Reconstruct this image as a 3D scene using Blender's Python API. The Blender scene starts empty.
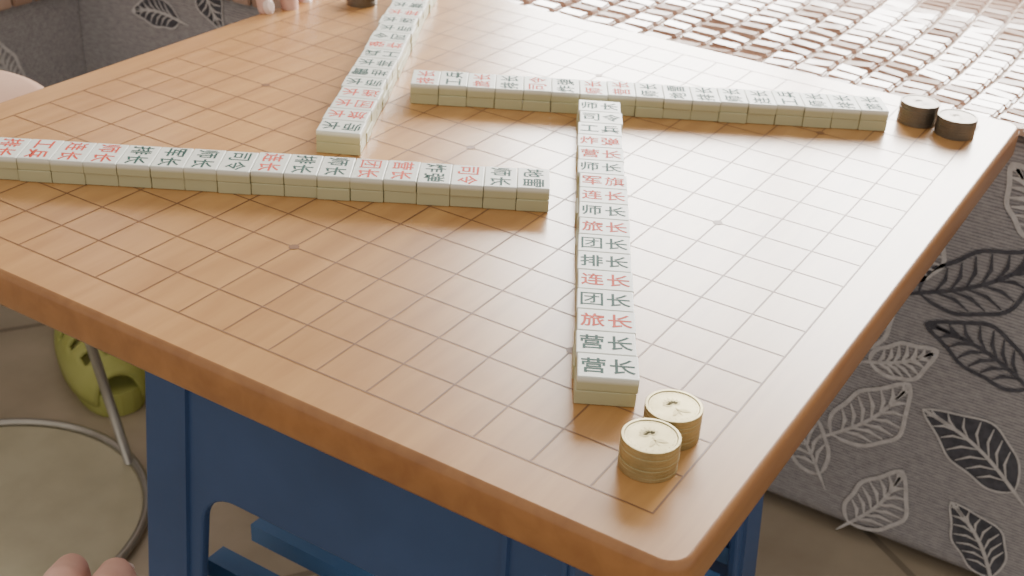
import bpy, bmesh, math, random
import numpy as np
from mathutils import Vector, Matrix
random.seed(7)
S=0.0285; ZF=16.0
def W(p): return Vector((p[0]*S,p[1]*S,(p[2]+ZF)*S))
scene=bpy.context.scene
COL=scene.collection

# ---------------- materials ----------------
def newmat(name):
    m=bpy.data.materials.new(name); m.use_nodes=True
    nt=m.node_tree; b=nt.nodes["Principled BSDF"]
    return m,nt,b
def N(nt,t,**kw):
    n=nt.nodes.new(t)
    for k,v in kw.items():
        if k in n.inputs: n.inputs[k].default_value=v
        else: setattr(n,k,v)
    return n
def simple(name,c1,c2,scale=40,rough=.5,bump=0.0,metal=0,coat=0,stretch=(1,1,1),detail=4):
    m,nt,b=newmat(name)
    tc=N(nt,'ShaderNodeTexCoord'); mp=N(nt,'ShaderNodeMapping'); mp.inputs['Scale'].default_value=stretch
    no=N(nt,'ShaderNodeTexNoise'); no.inputs['Scale'].default_value=scale; no.inputs['Detail'].default_value=detail
    cr=N(nt,'ShaderNodeValToRGB'); cr.color_ramp.elements[0].position=.35; cr.color_ramp.elements[1].position=.65
    cr.color_ramp.elements[0].color=(*c1,1); cr.color_ramp.elements[1].color=(*c2,1)
    nt.links.new(tc.outputs['Object'],mp.inputs['Vector']); nt.links.new(mp.outputs[0],no.inputs['Vector'])
    nt.links.new(no.outputs['Fac'],cr.inputs[0]); nt.links.new(cr.outputs[0],b.inputs['Base Color'])
    b.inputs['Roughness'].default_value=rough; b.inputs['Metallic'].default_value=metal
    b.inputs['Coat Weight'].default_value=coat; b.inputs['Coat Roughness'].default_value=.15
    if bump:
        bu=N(nt,'ShaderNodeBump'); bu.inputs['Strength'].default_value=bump; bu.inputs['Distance'].default_value=.001
        nt.links.new(no.outputs['Fac'],bu.inputs['Height']); nt.links.new(bu.outputs[0],b.inputs['Normal'])
    return m
def wood(name,c1,c2,rough,coat,ang=0):
    m,nt,b=newmat(name)
    tc=N(nt,'ShaderNodeTexCoord'); mp=N(nt,'ShaderNodeMapping'); mp.inputs['Scale'].default_value=(1,9,9); mp.inputs['Rotation'].default_value=(0,0,ang)
    no=N(nt,'ShaderNodeTexNoise'); no.inputs['Scale'].default_value=9; no.inputs['Detail'].default_value=8; no.inputs['Distortion'].default_value=.4
    n2=N(nt,'ShaderNodeTexNoise'); n2.inputs['Scale'].default_value=3.5
    cr=N(nt,'ShaderNodeValToRGB'); cr.color_ramp.elements[0].position=.3; cr.color_ramp.elements[1].position=.7
    cr.color_ramp.elements[0].color=(*c1,1); cr.color_ramp.elements[1].color=(*c2,1)
    nt.links.new(tc.outputs['Object'],mp.inputs['Vector']); nt.links.new(mp.outputs[0],no.inputs['Vector'])
    nt.links.new(tc.outputs['Object'],n2.inputs['Vector'])
    nt.links.new(no.outputs['Fac'],cr.inputs[0])
    hs=N(nt,'ShaderNodeHueSaturation')
    nt.links.new(cr.outputs[0],hs.inputs['Color'])
    cr2=N(nt,'ShaderNodeMapRange'); cr2.inputs[1].default_value=.3; cr2.inputs[2].default_value=.7; cr2.inputs[3].default_value=.9; cr2.inputs[4].default_value=1.08
    nt.links.new(n2.outputs['Fac'],cr2.inputs[0]); nt.links.new(cr2.outputs[0],hs.inputs['Value'])
    nt.links.new(hs.outputs[0],b.inputs['Base Color'])
    b.inputs['Roughness'].default_value=rough; b.inputs['Coat Weight'].default_value=coat; b.inputs['Coat Roughness'].default_value=.24
    bu=N(nt,'ShaderNodeBump'); bu.inputs['Strength'].default_value=.05; bu.inputs['Distance'].default_value=.001
    nt.links.new(no.outputs['Fac'],bu.inputs['Height']); nt.links.new(bu.outputs[0],b.inputs['Normal'])
    return m
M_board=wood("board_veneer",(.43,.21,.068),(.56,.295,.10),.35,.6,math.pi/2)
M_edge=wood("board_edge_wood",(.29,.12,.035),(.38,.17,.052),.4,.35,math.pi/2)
M_line=simple("grid_ink",(.19,.09,.042),(.24,.12,.055),60,.45)
M_green=simple("ink_green",(.004,.048,.038),(.01,.07,.055),90,.75)
M_red=simple("ink_red",(.55,.045,.02),(.65,.07,.035),90,.75)
M_coin=simple("coin_metal",(.38,.32,.16),(.52,.45,.25),60,.38,.2,metal=.75)
M_coinr=simple("coin_relief",(.30,.25,.12),(.38,.32,.16),60,.42,.2,metal=.75)
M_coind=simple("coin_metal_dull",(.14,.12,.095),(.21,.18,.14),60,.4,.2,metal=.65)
M_blue=simple("blue_plastic",(.028,.065,.165),(.036,.08,.20),12,.42)
M_blue2=simple("light_blue_plastic",(.06,.17,.38),(.08,.2,.43),12,.42)
M_skin=simple("skin",(.62,.35,.28),(.72,.44,.36),30,.5,.15)
M_nail=simple("nail",(.80,.62,.56),(.85,.68,.62),30,.3)
M_shirt=simple("shirt_cloth",(.35,.36,.40),(.42,.43,.47),50,.8)
M_pants=simple("trousers_cloth",(.06,.07,.10),(.09,.10,.13),50,.85)
M_hair=simple("hair",(.01,.008,.007),(.02,.016,.014),200,.5)
M_chrome=simple("steel",(.34,.32,.28),(.44,.42,.38),20,.35,metal=.8)
M_seat=simple("peach_vinyl",(.62,.38,.27),(.68,.44,.32),15,.45)
M_base=simple("cream_base_plate",(.46,.42,.29),(.52,.48,.34),25,.4)
M_slip=simple("yellow_green_foam",(.36,.37,.09),(.44,.45,.14),20,.6)
M_wall=simple("wall_paint",(.62,.58,.52),(.66,.62,.56),4,.8)
M_trim=simple("window_frame_paint",(.75,.75,.73),(.8,.8,.78),8,.5)
M_leafw=simple("leaf_print_white",(.55,.53,.53),(.65,.63,.63),150,.8)
M_leafd=simple("leaf_print_dark",(.065,.065,.08),(.10,.10,.12),150,.8)
M_cloth,nt,b=newmat("woven_sofa_cloth")
tc=N(nt,'ShaderNodeTexCoord'); wv=N(nt,'ShaderNodeTexWave'); wv.bands_direction='Z'; wv.inputs['Scale'].default_value=110; wv.inputs['Distortion'].default_value=2.5; wv.inputs['Detail'].default_value=3; wv.inputs['Detail Scale'].default_value=6
no=N(nt,'ShaderNodeTexNoise'); no.inputs['Scale'].default_value=380
mp=N(nt,'ShaderNodeMapping'); mp.inputs['Scale'].default_value=(1,.25,1)
ad=N(nt,'ShaderNodeMath',operation='ADD'); cr=N(nt,'ShaderNodeValToRGB')
cr.color_ramp.elements[0].position=.35; cr.color_ramp.elements[1].position=1.0
cr.color_ramp.elements[0].color=(.22,.21,.225,1); cr.color_ramp.elements[1].color=(.45,.43,.44,1)
nt.links.new(tc.outputs['Object'],wv.inputs['Vector']); nt.links.new(tc.outputs['Object'],mp.inputs[0]); nt.links.new(mp.outputs[0],no.inputs['Vector'])
ml0=N(nt,'ShaderNodeMath',operation='MULTIPLY'); ml0.inputs[1].default_value=.55; nt.links.new(wv.outputs['Fac'],ml0.inputs[0])
nt.links.new(ml0.outputs[0],ad.inputs[0]); nt.links.new(no.outputs['Fac'],ad.inputs[1])
ml=N(nt,'ShaderNodeMath',operation='MULTIPLY'); ml.inputs[1].default_value=.9; nt.links.new(ad.outputs[0],ml.inputs[0])
nt.links.new(ml.outputs[0],cr.inputs[0]); nt.links.new(cr.outputs[0],b.inputs['Base Color']); b.inputs['Roughness'].default_value=.85
M_mat,nt,b=newmat("bamboo_mat_tiles")
at=N(nt,'ShaderNodeAttribute'); at.attribute_name="tint"
cr=N(nt,'ShaderNodeValToRGB'); cr.color_ramp.elements[0].color=(.35,.21,.145,1); cr.color_ramp.elements[1].color=(.52,.36,.275,1)
nt.links.new(at.outputs['Fac'],cr.inputs[0]); nt.links.new(cr.outputs[0],b.inputs['Base Color']); b.inputs['Roughness'].default_value=.25
b.inputs['Coat Weight'].default_value=.7; b.inputs['Coat Roughness'].default_value=.18
M_cord=simple("mat_backing",(.62,.50,.42),(.74,.62,.53),120,.8)
M_mah,nt,b=newmat("tile_melamine")
ge=N(nt,'ShaderNodeNewGeometry'); sx=N(nt,'ShaderNodeSeparateXYZ'); nt.links.new(ge.outputs['Position'],sx.inputs[0])
mr=N(nt,'ShaderNodeMapRange'); zt=(ZF+.52)*S; mr.inputs[1].default_value=zt-.12*S; mr.inputs[2].default_value=zt-.05*S
nt.links.new(sx.outputs['Z'],mr.inputs[0]); mx=N(nt,'ShaderNodeMix'); mx.data_type='RGBA'
mx.inputs[6].default_value=(.48,.46,.28,1); mx.inputs[7].default_value=(.74,.76,.70,1)
nt.links.new(mr.outputs[0],mx.inputs[0]); nt.links.new(mx.outputs[2],b.inputs['Base Color']); b.inputs['Roughness'].default_value=.45
M_floor,nt,b=newmat("floor_tiles")
tc=N(nt,'ShaderNodeTexCoord'); br=N(nt,'ShaderNodeTexBrick'); br.offset=0; br.inputs['Scale'].default_value=1; br.inputs['Brick Width'].default_value=.5; br.inputs['Row Height'].default_value=.5; br.inputs['Mortar Size'].default_value=.004
br.inputs['Color1'].default_value=(.40,.33,.24,1); br.inputs['Color2'].default_value=(.43,.36,.27,1); br.inputs['Mortar'].default_value=(.24,.2,.15,1)
no=N(nt,'ShaderNodeTexNoise'); no.inputs['Scale'].default_value=14; no.inputs['Detail'].default_value=6
mx=N(nt,'ShaderNodeMix'); mx.data_type='RGBA'; mx.blend_type='SOFT_LIGHT'; mx.inputs[0].default_value=.5
mpf=N(nt,'ShaderNodeMapping'); mpf.inputs['Rotation'].default_value=(0,0,.6); nt.links.new(tc.outputs['Object'],mpf.inputs[0])
nt.links.new(mpf.outputs[0],br.inputs['Vector']); nt.links.new(tc.outputs['Object'],no.inputs['Vector']); nt.links.new(br.outputs['Color'],mx.inputs[6]); nt.links.new(no.outputs['Fac'],mx.inputs[7])
nt.links.new(mx.outputs[2],b.inputs['Base Color']); b.inputs['Roughness'].default_value=.35

# ---------------- mesh helpers ----------------
def mk(name,verts,faces,mats,mi=None,parent=None,smooth=False,raw=False):
    me=bpy.data.meshes.new(name)
    me.from_pydata([tuple(v) if raw else tuple(W(v)) for v in verts],[],faces)
    if not isinstance(mats,(list,tuple)): mats=[mats]
    for m in mats: me.materials.append(m)
    if mi is not None: me.polygons.foreach_set('material_index',mi)
    if smooth: me.polygons.foreach_set('use_smooth',[True]*len(me.polygons))
    me.update()
    o=bpy.data.objects.new(name,me); COL.objects.link(o)
    if parent: o.parent=parent
    return o
class B:
    def __init__(s): s.v=[];s.f=[];s.m=[]
    def add(s,v,f,m=0):
        n=len(s.v); s.v+= [tuple(x) for x in v]; s.f+=[tuple(i+n for i in q) for q in f]; s.m+=[m]*len(f)
    def box(s,a,b_,m=0):
        x0,y0,z0=a;x1,y1,z1=b_
        s.add([(x0,y0,z0),(x1,y0,z0),(x1,y1,z0),(x0,y1,z0),(x0,y0,z1),(x1,y0,z1),(x1,y1,z1),(x0,y1,z1)],
              [(3,2,1,0),(4,5,6,7),(0,1,5,4),(1,2,6,5),(2,3,7,6),(3,0,4,7)],m)
    def obj(s,name,mats,**k): return mk(name,s.v,s.f,mats,mi=s.m,**k)
def bevel(o,w,seg=2,ang=35):
    md=o.modifiers.new("bev",'BEVEL'); md.width=w*S; md.segments=seg; md.limit_method='ANGLE'; md.angle_limit=math.radians(ang)
def rrect(x0,y0,x1,y1,r,n=6):
    pts=[]
    for cx,cy,a0 in ((x1-r,y1-r,0),(x0+r,y1-r,90),(x0+r,y0+r,180),(x1-r,y0+r,270)):
        for k in range(n+1):
            a=math.radians(a0+90*k/n); pts.append((cx+r*math.cos(a),cy+r*math.sin(a)))
    return pts
def ringsolid(bd,rings,mside=0,mtop=0):
    n=len(rings[0]); v=[p for r in rings for p in r]; f=[];
    for k in range(len(rings)-1):
        for i in range(n):
            j=(i+1)%n; f.append((k*n+i,k*n+j,(k+1)*n+j,(k+1)*n+i))
    bd.add(v,f,mside)
    bd.add(rings[-1],[tuple(range(n))],mtop); bd.add(rings[0],[tuple(reversed(range(n)))],mside)
def tube(bd,pts,r,n=10,m=0,closed=False):
    P=[Vector(p) for p in pts]; rings=[];L=len(P); up=Vector((0,0,1))
    for i,p in enumerate(P):
        if closed: t=(P[(i+1)%L]-P[i-1]).normalized()
        else: t=(P[min(i+1,L-1)]-P[max(i-1,0)]).normalized()
        a=t.cross(up if abs(t.z)<.9 else Vector((1,0,0))).normalized(); b_=t.cross(a)
        rings.append([p+(a*math.cos(2*math.pi*k/n)+b_*math.sin(2*math.pi*k/n))*r for k in range(n)])
    v=[q for R in rings for q in R]; f=[]
    for i in range(L if closed else L-1):
        i2=(i+1)%L
        for k in range(n): f.append((i*n+k,i*n+(k+1)%n,i2*n+(k+1)%n,i2*n+k))
    if not closed: f+= [tuple(range(n)),tuple((L-1)*n+k for k in reversed(range(n)))]
    bd.add(v,f,m)
def organic(name,chains,voxel,mat,parent=None,smooth=6):
    """tapered limb chains fused into one continuous skin (cell units)"""
    bm=bmesh.new()
    for ch in chains:
        for (p,r) in ch:
            bmesh.ops.create_icosphere(bm,subdivisions=3,radius=r*S,matrix=Matrix.Translation(W(p)))
        for (p,r),(q,r2) in zip(ch[:-1],ch[1:]):
            a,b_=W(p),W(q); d=b_-a
            if d.length<1e-6: continue
            mt=Matrix.Translation((a+b_)/2)@d.to_track_quat('Z','Y').to_matrix().to_4x4()
            bmesh.ops.create_cone(bm,cap_ends=True,segments=24,radius1=r*S,radius2=r2*S,depth=d.length,matrix=mt)
    me=bpy.data.meshes.new(name); bm.to_mesh(me); bm.free()
    o=bpy.data.objects.new(name,me); COL.objects.link(o)
    md=o.modifiers.new("r",'REMESH'); md.mode='VOXEL'; md.voxel_size=voxel*S
    ms=o.modifiers.new("s",'SMOOTH'); ms.factor=.6; ms.iterations=smooth
    bpy.context.view_layer.update()
    dg=bpy.context.evaluated_depsgraph_get(); me2=bpy.data.meshes.new_from_object(o.evaluated_get(dg))
    o.modifiers.clear(); o.data=me2; me2.materials.clear(); me2.materials.append(mat)
    me2.polygons.foreach_set('use_smooth',[True]*len(me2.polygons))
    if parent: o.parent=parent
    return o

# ---------------- glyphs ----------------
GL={}
def glyph(ch):
    off={'团':.006,'司':.012,'旗':.008}.get(ch,.018)
    if ch in GL: return GL[ch]
    cu=bpy.data.curves.new("g",'FONT'); cu.body=ch; cu.offset=off; cu.resolution_u=3
    o=bpy.data.objects.new("g",cu); COL.objects.link(o); bpy.context.view_layer.update()
    me=bpy.data.meshes.new_from_object(o.evaluated_get(bpy.context.evaluated_depsgraph_get()))
    v=[(p.co.x,p.co.y) for p in me.vertices]; f=[tuple(p.vertices) for p in me.polygons]
    if v:
        xs=[a for a,_ in v]; ys=[b_ for _,b_ in v]; cx=(min(xs)+max(xs))/2; cy=(min(ys)+max(ys))/2; sc=max(max(xs)-min(xs),max(ys)-min(ys))
        v=[((a-cx)/sc,(b_-cy)/sc) for a,b_ in v]
    bpy.data.objects.remove(o); bpy.data.meshes.remove(me)
    GL[ch]=(v,f); return GL[ch]

# ---------------- board ----------------
bd=B()
lo,hi=-.88,18.9
BT=.76
def rr(ins,z,r=.42): return [(x,y,z) for x,y in rrect(lo+ins,lo+ins,hi-ins,hi-ins,max(.1,r-ins))]
ringsolid(bd,[rr(.12,-BT),rr(.02,-BT+.04),rr(0,-BT+.1),rr(0,-.13),rr(.02,-.06),rr(.05,-.02),rr(.10,0),rr(.11,0)],1,0)
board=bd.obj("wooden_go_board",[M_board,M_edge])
for p in board.data.polygons: p.use_smooth=len(p.vertices)==4
ln=B(); w=.016; z=.004
for i in range(19):
    ln.add([(i-w,-w,z),(i+w,-w,z),(i+w,18+w,z),(i-w,18+w,z)],[(0,1,2,3)])
    ln.add([(-w,i-w,z+.001),(18+w,i-w,z+.001),(18+w,i+w,z+.001),(-w,i+w,z+.001)],[(0,1,2,3)])
for i in (3,9,15):
    for j in (3,9,15):
        ln.add([(i+.1*math.cos(k*math.pi/8),j+.1*math.sin(k*math.pi/8),z+.003) for k in range(16)],[tuple(range(16))])
ln.obj("grid_lines",[M_line],parent=board)

# ---------------- tiles ----------------
def tile_template(w_,l_,h_):
    bm=bmesh.new(); bmesh.ops.create_cube(bm,size=1); 
    for v in bm.verts: v.co=Vector((v.co.x*w_,v.co.y*l_,(v.co.z+.5)*h_))
    bmesh.ops.bevel(bm,geom=bm.edges[:],offset=.02,segments=2,affect='EDGES',profile=.5)
    V=[tuple(v.co) for v in bm.verts]; F=[tuple(v.index for v in f.verts) for f in bm.faces]; bm.free(); return V,F
TL=.97; TH=.26
def tile_row(start,d,pitch,names,tdir,cdir,side):
    d=Vector((*d,0)).normalized(); s=Vector((-d.y,d.x,0))
    V,F=tile_template(pitch-.008,TL,TH)
    bd=B(); rnd=random.Random(int(start[0]*100))
    for k,(nm,red) in enumerate(names):
        for lay in range(2):
            c=Vector((*start,0))+d*pitch*(k+.5)+s*rnd.uniform(-.03,.03)+Vector((0,0,.002+lay*TH))
            a=rnd.uniform(-.015,.015); dd=d*math.cos(a)+s*math.sin(a); ss=s*math.cos(a)-d*math.sin(a)
            bd.add([c+dd*x+ss*y+Vector((0,0,zz)) for x,y,zz in V],F,0)
        t=Vector((*tdir,0)).normalized(); u=Vector((*cdir,0)).normalized()
        for q,ch in enumerate(nm):
            g,f=glyph(ch); cc=c+t*(q-.5)*.46+Vector((0,0,TH+.0025))
            bd.add([cc+t*x*.41+u*y*.43 for x,y in g],f,2 if red else 1)
    return bd.obj("military_chess_tile_row",[M_mah,M_green,M_red])
def names(s):
    return [(p[:2],p[2:]=='r') for p in s.split()]
nB="营长 营长 旅长r 团长 连长r 排长 团长 旅长r 师长 连长r 军旗r 师长 营长r 炸弹r 工兵 司令 师长"
nA="排长r 工兵r 连长r 师长r 排长 军长 师长 司令 连长r 排长 师长 团长r 营长r 炸弹 司令r 师长 地雷"
nD="排长r 工兵 旅长r 排长 司令r 炸弹 师长r 营长r 师长 地雷 排长 师长 连长 工兵 师长 排长 旅长"
nC="师长 旅长r 团长r 连长r 师长 地雷 排长 工兵 炸弹r 司令 师长 连长 排长r 营长 地雷r 团长 师长"
dB=Vector((12.23-1.89,7.52-1.79)).normalized()
tile_row((1.89,1.79),dB,.694,names(nB),(dB.y,-dB.x),(dB.x,dB.y),0)
dD=Vector((.513,-.859)).normalized(); nrm=Vector((-dD.y,dD.x))
st=Vector((10.25,11.58))+nrm*TL/2; tile_row(st,dD,.673,names(nD),nrm,-dD,0)
dA=Vector((.508,-.862)).normalized(); nA_=Vector((-dA.y,dA.x))
st=Vector((7.23,5.95))-dA*.668*17+nA_*TL/2; tile_row(st,dA,.668,names(nA),-nA_,dA,0)
dC=Vector((15.6-6.85,15.45-11.05)).normalized()
tile_row((6.85,11.05),dC,.69,names(nC),(-dC.y,dC.x),(-dC.x,-dC.y),0)

# ---------------- coins ----------------
def coins(cx,cy,n,mat,R=.44,name="coin_stack",rel=None):
    bd=B(); h=.066; rnd=random.Random(int(cx*10)); seg=48
    for k in range(n):
        ox,oy=rnd.uniform(-.006,.006),rnd.uniform(-.006,.006); z0=k*h+.001
        if k==n-1: ox=oy=0
        pr=[(R-.008,0),(R,.006),(R,h-.006),(R-.008,h-.0005)]
        if k==n-1: pr+=[(R-.045,h),(R-.06,h-.012)]
        ringsolid(bd,[[(cx+ox+r*math.cos(2*math.pi*i/seg),cy+oy+r*math.sin(2*math.pi*i/seg),z0+z) for i in range(seg)] for r,z in pr])
    zt=n*h+.001
    c=Vector((cx,cy,zt-.008))
    def petal(org,a,r0,r1,w_):
        d=Vector((math.cos(a),math.sin(a),0)); s_=Vector((-d.y,d.x,0)); o_=c+Vector((*org,0))
        bd.add([o_+d*(r0+(r1-r0)*t)+s_*w_*q*math.sin(math.pi*t**.8) for t,q in [(0,0),(.25,1),(.5,1),(.75,1),(1,0),(.75,-1),(.5,-1),(.25,-1)]],[tuple(range(8))],1)
    # embossed lotus: fan of petals above, curved stem and two leaves
    up_=math.atan2(.81,.58)
    for k in range(-3,4): petal((0,0),up_+k*.36,.03,.24-.02*abs(k),.035)
    petal((0,0),up_+math.pi,.02,.28,.014); petal((-.05,-.09),up_+math.pi+.9,.0,.2,.04); petal((-.05,-.09),up_+math.pi-.9,.0,.2,.04)
    for k in range(24):
        a=2*math.pi*k/24; q=c+Vector((math.cos(a),math.sin(a),0))*.345
        bd.add([q+Vector((.010*math.cos(j*math.pi/3),.010*math.sin(j*math.pi/3),0)) for j in range(6)],[tuple(range(6))],1)
    return bd.obj(name,[mat,rel or M_coinr])
coins(.95,.56,8,M_coin); coins(1.84,.62,8,M_coin)
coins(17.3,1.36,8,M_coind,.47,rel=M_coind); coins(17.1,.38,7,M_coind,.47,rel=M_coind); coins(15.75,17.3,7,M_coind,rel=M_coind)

# ---------------- blue plastic stool ----------------
stool=bpy.data.objects.new("blue_plastic_stool",None); COL.objects.link(stool)
x0,x1,y0,y1=1.7,11.0,2.1,11.6; zt=-BT-.01; fl=.75
bd=B()
ringsolid(bd,[[(x,y,z) for x,y in rrect(x0-i,y0-i,x1+i,y1+i,.8)] for i,z in ((.2,-1.7),(.25,-1.6),(.25,-1.0),(.2,-.86),(.1,zt))])
bd.obj("seat",[M_blue],parent=stool,smooth=False)
def panel(name,a,b_,outv):
    a=Vector(a);b_=Vector(b_);L=(b_-a).length;u=(b_-a)/L;o=Vector(outv)
    def P(s,z):
        k=(zt-z)/(zt+16); e=fl*k; s2=-e+(L+2*e)*(s/L); q=a+u*s2+o*e; return (q.x,q.y,z)
    lw=1.55; zA=-5.3; r=.8
    pts=[P(0,-16),P(0,-1.6),P(L,-1.6),P(L,-16),P(L-lw*.8,-16)]
    for k in range(9):
        an=math.pi/2*k/8; pts.append(P(L-lw-r+r*math.cos(an),zA-r+r*math.sin(an)))
    for k in range(9):
        an=math.pi/2+math.pi/2*k/8; pts.append(P(lw+r+r*math.cos(an),zA-r+r*math.sin(an)))
    pts.append(P(lw*.8,-16))
    bm=B(); bm.add(pts,[tuple(range(len(pts)))]); ob=bm.obj(name,[M_blue],parent=stool)
    sd=ob.modifiers.new("s",'SOLIDIFY'); sd.thickness=.22*S; sd.offset=0
    bevel(ob,.06,2)
    rb=B()
    for s0 in (lw*.72,L-lw*.72):
        q=[Vector(P(s0+ds,z_))+o*.11+o*dz for z_ in (-2.2,-15.8) for ds,dz in ((-.07,0),(-.05,.08),(.05,.08),(.07,0))]
        rb.add(q,[(0,1,5,4),(1,2,6,5),(2,3,7,6)])
    rb.obj(name+"_ribs",[M_blue],parent=stool)
panel("side_panel_front",(x0,y0,0),(x0,y1,0),(-1,0,0)); panel("side_panel_back",(x1,y0,0),(x1,y1,0),(1,0,0))
panel("side_panel_right",(x0,y0,0),(x1,y0,0),(0,-1,0)); panel("side_panel_left",(x0,y1,0),(x1,y1,0),(0,1,0))
bd=B()
for k in range(6):
    xx=x0+1.2+k*1.5; bd.box((xx,y0-.3,-9.6),(xx+.55,y1+.3,-9.1),0)
bd.obj("lower_slats",[M_blue2],parent=stool)
bd=B(); bd.box((x0-.3,y0-.3,-9.9),(x0+.3,y1+.3,-8.9)); bd.box((x1-.3,y0-.3,-9.9),(x1+.3,y1+.3,-8.9)); o=bd.obj("stretchers",[M_blue],parent=stool); bevel(o,.1)

# ---------------- round metal stool ----------------
rs=bpy.data.objects.new("round_metal_stool",None); COL.objects.link(rs)
cx,cy=5.5,24.6
def circ(r,z,n=64): return [(cx+r*math.cos(2*math.pi*k/n),cy+r*math.sin(2*math.pi*k/n),z) for k in range(n)]
bd=B(); ringsolid(bd,[circ(3.5,-3.0),circ(3.75,-2.9),circ(3.9,-2.5),circ(3.8,-2.15),circ(3.4,-1.98),circ(1.8,-1.9)])
bd.obj("padded_seat",[M_seat],parent=rs,smooth=True)
bd=B(); tube(bd,circ(5.1,-15.8),.15,10,closed=True)
for a in (-19,101,221):
    a=math.radians(a); ca,sa=math.cos(a),math.sin(a)
    tube(bd,[(cx+4.96*ca,cy+4.96*sa,-15.8),(cx+4.2*ca,cy+4.2*sa,-11),(cx+2.9*ca,cy+2.9*sa,-3.0)],.17)
tube(bd,circ(3.3,-3.1),.15,8,closed=True)
bd.obj("frame",[M_chrome],parent=rs,smooth=True)
bd=B(); ringsolid(bd,[circ(5.0,-15.98),circ(5.0,-15.88),circ(4.9,-15.85)]); bd.obj("base_plate",[M_base],parent=rs)

# ---------------- slippers ----------------
def slipper(tx,ty,d):
    d=Vector((*d,0)).normalized(); s=Vector((d.y,-d.x,0)); L=8.6
    def hw(t): return (1.55*math.sin(math.pi*min(1,max(0,t))**.75)**.5 if 0<t<1 else .0)*(1-.12*math.sin(math.pi*t))
    T=[0.0]+[.5-.5*math.cos(math.pi*k/20) for k in range(1,20)]+[1.0]
    out=[(t,hw(t)) for t in T]+[(t,-hw(t)) for t in reversed(T[1:-1])]
    P=lambda t,w_,z:Vector((tx,ty,0))+d*L*t+s*w_+Vector((0,0,z))
    e=bpy.data.objects.new("foam_slipper",None); COL.objects.link(e)
    bd=B(); ringsolid(bd,[[P(t,w_*k,z) for t,w_ in out] for k,z in ((.95,-15.98),(1,-15.8),(1,-15.2),(.93,-15.05))])
    bd.obj("sole",[M_slip],parent=e,smooth=False)
    bd=B(); nu,nv=24,20
    v=[];idx={}
    for i in range(nu+1):
        t=.03+.50*i/nu
        for j in range(nv+1):
            a=math.pi*j/nv; hh=1.0+1.0*min(1,(t/.35))**.8
            idx[i,j]=len(v); v.append(P(t,hw(t)*1.05*math.cos(a),-15.5+hh*math.sin(a)**.8))
    f=[]
    for i in range(nu):
        for j in range(nv):
            if i in (5,6,7) and j in (5,6,9,10,13,14): continue
            if i in (11,12) and 4<=j<=15: continue
            if i in (17,18) and 3<=j<=16 and j%7!=6: continue
            f.append((idx[i,j],idx[i+1,j],idx[i+1,j+1],idx[i,j+1]))
    bd.add(v,f); o=bd.obj("upper",[M_slip],parent=e,smooth=True)
    sd=o.modifiers.new("s",'SOLIDIFY'); sd.thickness=.18*S; sd.offset=0
slipper(12.1,25.3,(.5,.86)); slipper(12.6,21.8,(.84,.54))

# ---------------- sofa ----------------
XF,YF=21.15,36.0
bd=B()
bd.box((XF,-32,-15.7),(42,62,-1.2)); 
sofa=bd.obj("sofa",[M_cloth]); bevel(sofa,.6,4)
bd=B(); bd.box((-22,YF,-15.7),(XF+.5,62,-1.2)); o=bd.obj("return_seat",[M_cloth],parent=sofa); bevel(o,.6,4)
bd=B(); bd.box((41.5,-32,-15.7),(46.5,66,4.5)); o=bd.obj("backrest",[M_cloth],parent=sofa); bevel(o,1.2,5)
bd=B(); bd.box((-22,61.5,-15.7),(41.8,66,4.5)); o=bd.obj("return_backrest",[M_cloth],parent=sofa); bevel(o,1.2,5)
lw=B()
def ribbon(pts,wd,fr,off,m):
    L=[];
    for i,(x,y) in enumerate(pts):
        a=pts[max(i-1,0)];b_=pts[min(i+1,len(pts)-1)]; dx,dy=b_[0]-a[0],b_[1]-a[1]; l=math.hypot(dx,dy) or 1
        wv_=wd*(1 if 0<i<len(pts)-1 else .35)
        L.append(((x-dy/l*wv_,y+dx/l*wv_),(x+dy/l*wv_,y-dx/l*wv_)))
    v=[fr(*q,off) for pr in L for q in pr]; lw.add(v,[(2*i,2*i+1,2*i+3,2*i+2) for i in range(len(pts)-1)],m)
def leaf(frm,cx,cy,ang,L,Wd,style):
    ca,sa=math.cos(ang),math.sin(ang)
    def T(x,y): return (cx+x*ca-y*sa, cy+x*sa+y*ca)
    fr=lambda x,y,o: frm(x,y,o)
    def half(t): return Wd*(math.sin(math.pi*t**.8))**.9*(1+.08*math.sin(14*t))
    ts=[k/20 for k in range(21)]
    spine=lambda t:(L*(t-.5), .08*L*math.sin(math.pi*t))
    up=[(spine(t)[0],spine(t)[1]+half(t)) for t in ts]; dn=[(spine(t)[0],spine(t)[1]-half(t)) for t in ts]
    if style=='d':
        v=[fr(*T(*p),.02) for p in up]+[fr(*T(*p),.02) for p in dn]
        lw.add(v,[(i,i+1,22+i,21+i) for i in range(20)],1)
    m=1 if style=='o' else 0; wdt={'d':.035,'w':.07,'o':.06}[style]
    ribbon([T(*p) for p in up],wdt,fr,.04,m); ribbon([T(*p) for p in dn],wdt,fr,.04,m)
    ribbon([T(*spine(t)) for t in [-.18]+ts],.06,fr,.045,m)
    for k in range(1,8):
        t=k/9
        for sgn in (1,-1):
            p0=spine(t); t2=min(.98,t+.17); e=(spine(t2)[0],spine(t2)[1]+sgn*half(t2)*.88)
            mid=((p0[0]+e[0])/2+.05*L*.6,(p0[1]+e[1])/2-sgn*.04)
            ribbon([T(*p0),T(*mid),T(*e)],{'d':.04,'w':.07,'o':.06}[style],fr,.05,m)
fX=lambda y,z,o:(XF-o,y,z)
fY=lambda x,z,o:(x,YF-o,z)
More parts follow.
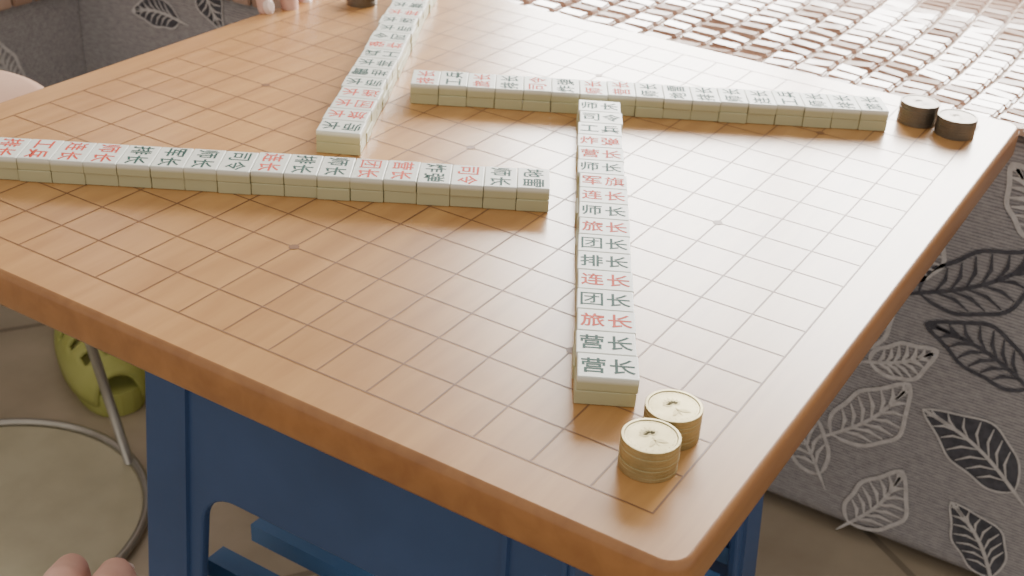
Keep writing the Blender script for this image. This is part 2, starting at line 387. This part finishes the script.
LV=[(-.6,-5.3,2.5,4.0,.95,'o'),(1.6,-10.9,2.2,3.4,.9,'w'),(-1.0,-7.9,.3,3.4,.8,'o'),(-1.5,-11.1,.5,3.6,.95,'d'),(.8,-14.0,2.0,3.0,.85,'w'),(-2.3,-14.2,.9,2.8,.8,'d'),
    (-1.2,-2.9,1.0,2.4,.7,'w'),(2.6,-7.6,1.3,2.8,.8,'w'),(3.8,-12.8,.8,3.2,.8,'w'),(-4.4,-4.5,.6,3.4,.9,'d'),(-4.8,-9,2.2,3.5,.9,'w'),(-5.0,-13.2,1.2,3.4,.9,'o'),(1.3,-5.2,1.9,2.2,.6,'w'),(1.0,-8.7,2.6,2.2,.6,'w')]
for q in LV: leaf(fX,*q)
rnd=random.Random(3)
def scatter(fr,u0,u1,v0,v1,n):
    pl=[]
    for _ in range(n*60):
        x,y=rnd.uniform(u0,u1),rnd.uniform(v0,v1)
        if all(math.hypot(x-a,y-b_)>2.3 for a,b_ in pl):
            pl.append((x,y)); leaf(fr,x,y,rnd.uniform(0,6.28),rnd.uniform(2.2,2.8),rnd.uniform(.6,.75),rnd.choice('wwdo'))
        if len(pl)>=n: break
scatter(fX,7,33.5,-13.8,-3.2,60); scatter(fX,-30,-7.5,-13.8,-3.2,40); scatter(fY,-19,18.5,-13.8,-3.2,75)
lw.obj("leaf_print",[M_leafw,M_leafd],parent=sofa)

# ---------------- mahjong bamboo mat ----------------
bd=B(); tint=[]
def und(x,y): return -1.0+.10*math.sin(x*.45+y*.22)+.07*math.sin(y*.5-x*.3)
pu,pv=.98,.64
bm=bmesh.new(); bmesh.ops.create_cube(bm,size=1)
for v in bm.verts: v.co=Vector((v.co.x*(pv-.07),v.co.y*(pu-.09),v.co.z*.18))
bmesh.ops.bevel(bm,geom=[e for e in bm.edges if max(v.co.z for v in e.verts)>0],offset=.06,segments=2,affect='EDGES')
bm.verts.index_update(); V=[tuple(v.co) for v in bm.verts]; F=[tuple(v.index for v in f.verts) for f in bm.faces]; bm.free()
rnd=random.Random(11)
y=-20
while y<35.5:
    x=XF-.1
    while x<40.6:
        rx=math.radians(rnd.gauss(0,2.5)); ry=math.radians(rnd.gauss(0,2.5)); c=Vector((x+.12*math.sin(y*.35),y+.15*math.sin(x*.4),und(x,y)+.09))
        Rm=Matrix.Rotation(rx,3,'X')@Matrix.Rotation(ry+math.atan(-.05*math.cos(x*.45)),3,'Y')
        bd.add([c+Rm@Vector(v) for v in V],F,0); tint.extend([rnd.random()]*len(F)); x+=pv
    y+=pu
y=17.0
while y<35:
    for k in range(3):
        c=Vector((XF-.3,y,-1.6-k*pv)); Rm=Matrix.Rotation(math.radians(-90+rnd.gauss(0,3)),3,'Y')
        bd.add([c+Rm@Vector(v) for v in V],F,0); tint.extend([rnd.random()]*len(F))
    y+=pu
x=-20
while x<XF-.8:
    for k in range(5):
        c=Vector((x,YF-.3,-1.6-k*pv)); Rm=Matrix.Rotation(math.radians(90),3,'X')@Matrix.Rotation(math.radians(90),3,'Z')
        bd.add([c+Rm@Vector(v) for v in V],F,0); tint.extend([rnd.random()]*len(F))
    x+=pu
mat=bd.obj("bamboo_tile_mat",[M_mat,M_cord])
a=mat.data.attributes.new("tint",'FLOAT','FACE'); a.data.foreach_set('value',tint)
bk=B(); gx,gy=24,60
vv=[(XF-.4+(40.9-XF+.4)*i/gx,-20.5+56.0*j/gy,und(XF+(40-XF)*i/gx,-20.5+56.0*j/gy)+.05) for i in range(gx+1) for j in range(gy+1)]
bk.add(vv,[(i*(gy+1)+j,(i+1)*(gy+1)+j,(i+1)*(gy+1)+j+1,i*(gy+1)+j+1) for i in range(gx) for j in range(gy)])
bk.obj("backing",[M_cord],parent=mat)

# ---------------- hands / person ----------------
def hand_chains(wr,f,s,up,curl,k=1.0,thumb=-1):
    wr,f,s,up=Vector(wr),Vector(f).normalized(),Vector(s).normalized(),Vector(up).normalized()
    ch=[];nails=[]
    offs=[-1.05,-.37,.33,.98]; lens=[1.0,1.12,1.03,.8]; mcpf=[3.0,3.12,3.0,2.8]
    for i in range(4):
        m=wr+(f*mcpf[i]+s*offs[i]*.95)*k+up*.12*k
        ch.append([(wr+s*offs[i]*.45*k,.62*k),(wr+(f*1.6+s*offs[i]*.75)*k,.55*k),(m,.42*k)])
        ang=0;p=m;c2=[(m,.40*k)]
        for seg,(l,r) in enumerate(((1.45,.33),(.95,.30),(.72,.25))):
            ang+=curl[seg]*(1+.12*i); dr=f*math.cos(ang)-up*math.sin(ang)+s*(.06*(i-1.5))
            p=p+dr.normalized()*l*lens[i]*k; c2.append((p,r*k))
        nr=(f*math.sin(ang)+up*math.cos(ang)).normalized(); nails.append((p-dr.normalized()*.1*k+nr*.17*k,dr.normalized(),nr))
        ch.append(c2)
    b=wr+(f*.9+s*thumb*.9)*k
    t1=b+(f*1.1+s*thumb*.9-up*.35)*k; t2=t1+(f*1.05+s*thumb*.25-up*.3)*k; t3=t2+(f*.8-s*thumb*.1-up*.15)*k
    ch.append([(wr+(f*.5+s*thumb*.4)*k,.6*k),(b,.55*k),(t1,.44*k),(t2,.37*k),(t3,.29*k)])
    dr=(t3-t2).normalized(); nails.append((t3+up*.2*k,dr,up))
    return ch,nails
def add_nails(nails,parent,k=1.0):
    bd=B()
    for p,d,n in nails:
        s=d.cross(n).normalized(); 
        rings=[[p+(d*.26*math.cos(a)*q+s*.19*math.sin(a)*q+n*h)*k for a in [2*math.pi*j/14 for j in range(14)]] for q,h in ((1,0),(.85,.06),(.5,.09))]
        ringsolid(bd,rings)
    bd.obj("nails",[M_nail],parent=parent,smooth=True)
hw_=Vector((-7.35,5.2,-3.42))
ch,nl=hand_chains(hw_,(.70,.62,.30),(-.70,.72,0),(-.2,-.22,.95),(.22,.5,.45),.9,thumb=-1)
ch.append([(tuple(hw_),.85),((-9.4,3.0,-4.3),1.05),((-13.7,-1.8,-5.5),1.4)])
h=organic("hand",ch,.07,M_skin); add_nails(nl,h,1.0)
P_=bpy.data.objects.new("seated_person",None); COL.objects.link(P_)
wrp=(15.6,23.1,2.5)
ch,nl=hand_chains(wrp,(-.22,-.95,-.24),(.93,-.2,0),(0,-.24,.96),(.25,.4,.3),.92,thumb=-1)
ch.append([(wrp,.85),((15.9,27,4.2),1.2),((16.3,31,6.2),1.45)])
h2=organic("arm_and_hand",ch,.08,M_skin,parent=P_); add_nails(nl,P_,1.0)
organic("shirt",[[((16.2,29.6,5.6),1.7),((16.5,33.5,8.5),2.0),((17.5,39.5,15),2.5),((20.5,41.5,16.8),2.6),((23.5,41.5,17),2.6),((26.8,41.5,15.5),2.4),((28.5,41,10),1.9),((28.2,38,5.5),1.6)],
   [((22,44,1.8),4.2),((22,43.5,7),4.0),((22,42.3,12.5),4.2),((22,41.8,15.5),3.2)],[((19.5,44,2),3.2),((19.5,42.8,12),3.2)],[((24.5,44,2),3.2),((24.5,42.8,12),3.2)]],.28,M_shirt,parent=P_)
ch,nl=hand_chains((26.6,36.2,3.6),(-.75,-.6,-.25),(.6,-.75,0),(-.1,-.2,.95),(.3,.5,.4),.95,thumb=1)
ch.append([((28.2,38.4,5.8),1.35),((26.6,36.2,3.6),.9)])
organic("resting_arm_and_hand",ch,.08,M_skin,parent=P_)
organic("trousers",[[((19.8,44,1.9),2.9),((15.5,40.5,1.6),2.4),((14.5,39.6,1.4),2.1),((18.5,39.3,.9),1.8),((23,39.3,.6),1.4)],
   [((24.2,44,1.9),2.9),((28.6,40.2,1.6),2.4),((29.4,39.6,1.4),2.1),((26,40.2,.9),1.8),((21.5,40.4,.6),1.4)],[((19.8,44,1.9),2.9),((24.2,44,1.9),2.9)]],.25,M_pants,parent=P_)
organic("head",[[((22,41.8,16),1.7),((22,41.0,19.4),1.75)],[((22,41.2,21.5),3.0),((22,41.4,23.6),3.3)],[((22,39.6,19.6),1.7),((22,39.2,21.8),2.1)],
   [((22,37.6,22.0),.35),((22,37.0,21.1),.5)],[((18.6,41.4,22),.6),((18.7,41.5,22.8),.7)],[((25.4,41.4,22),.6),((25.3,41.5,22.8),.7)]],.16,M_skin,parent=P_)
organic("hair",[[((22,42.0,24.4),3.5),((22,43.2,22.5),3.1)]],.2,M_hair,parent=P_)
bd=B()
for ex in (20.8,23.2):
    for q,(r_,mm,yy) in enumerate(((.34,0,37.62),(.17,1,37.38))):
        ringsolid(bd,[[(ex+r_*math.cos(t)*k_,yy-h_,22.6+.6*r_*math.sin(t)*k_*(1 if q==0 else 1.5)) for t in [2*math.pi*j/16 for j in range(16)]] for k_,h_ in ((1,0),(.8,.12),(.3,.18))],mm,mm)
ringsolid(bd,[[(22+.85*math.cos(t)*k_,37.55-h_,19.9+.2*math.sin(t)*k_) for t in [2*math.pi*j/16 for j in range(16)]] for k_,h_ in ((1,0),(.7,.2))],2,2)
bd.obj("eyes_and_mouth",[M_trim,M_hair,M_red],parent=P_)

# ---------------- room ----------------
bd=B(); bd.add([(-60,-60,-16),(52,-60,-16),(52,80,-16),(-60,80,-16)],[(0,1,2,3)]); bd.obj("floor",[M_floor])
XW=50
wy0,wy1,wz0,wz1=-4,34,6,31
bd=B(); T=3
bd.box((XW,-60,-16),(XW+T,wy0,80)); bd.box((XW,wy1,-16),(XW+T,80,80)); bd.box((XW,wy0,-16),(XW+T,wy1,wz0)); bd.box((XW,wy0,wz1),(XW+T,wy1,80))
bd.obj("wall_right",[M_wall])
bd=B(); bd.box((-60,78,-16),(XW,80,80)); bd.obj("wall_back",[M_wall])
bd=B()
for y in (wy0,wy0+18.5,wy1-1): bd.box((XW+.8,y,wz0),(XW+2,y+1,wz1))
for z in (wz0,wz1-1): bd.box((XW+.8,wy0,z),(XW+2,wy1,z+1))
bd.obj("window_1",[M_trim])

def area(name,loc,rot,sx_,sy_,e,c):
    l=bpy.data.lights.new(name,'AREA'); l.shape='RECTANGLE'; l.size=sx_; l.size_y=sy_; l.energy=e; l.color=c
    o=bpy.data.objects.new(name,l); COL.objects.link(o); o.location=loc; o.rotation_euler=rot; return o
area("window_daylight",W((XW+2.6,(wy0+wy1)/2,(wz0+wz1)/2)),(0,math.radians(90),0),(wz1-wz0)*S,(wy1-wy0)*S,86,(1,.97,.92))
wd=bpy.data.worlds.new("w"); scene.world=wd; wd.use_nodes=True
bg=wd.node_tree.nodes['Background']; bg.inputs[0].default_value=(1,.92,.82,1); bg.inputs[1].default_value=.9

# ---------------- camera ----------------
r=np.array([1.9032,-1.0171,0.6611]); th=np.linalg.norm(r);k=r/th
K=np.array([[0,-k[2],k[1]],[k[2],0,-k[0]],[-k[1],k[0],0]]); R=np.eye(3)+math.sin(th)*K+(1-math.cos(th))*K@K
C=-R.T@np.array([1.956,3.1305,17.6328])
cam=bpy.data.cameras.new("camera"); co=bpy.data.objects.new("camera",cam); COL.objects.link(co)
cam.sensor_width=36; cam.lens=1269.86/1024*36; cam.clip_start=.01
cam.dof.use_dof=True; cam.dof.focus_distance=.62; cam.dof.aperture_fstop=20
Rc=Matrix((R[0],-R[1],-R[2])).transposed()
co.matrix_world=Matrix.Translation(W(C))@Rc.to_4x4()
scene.camera=co
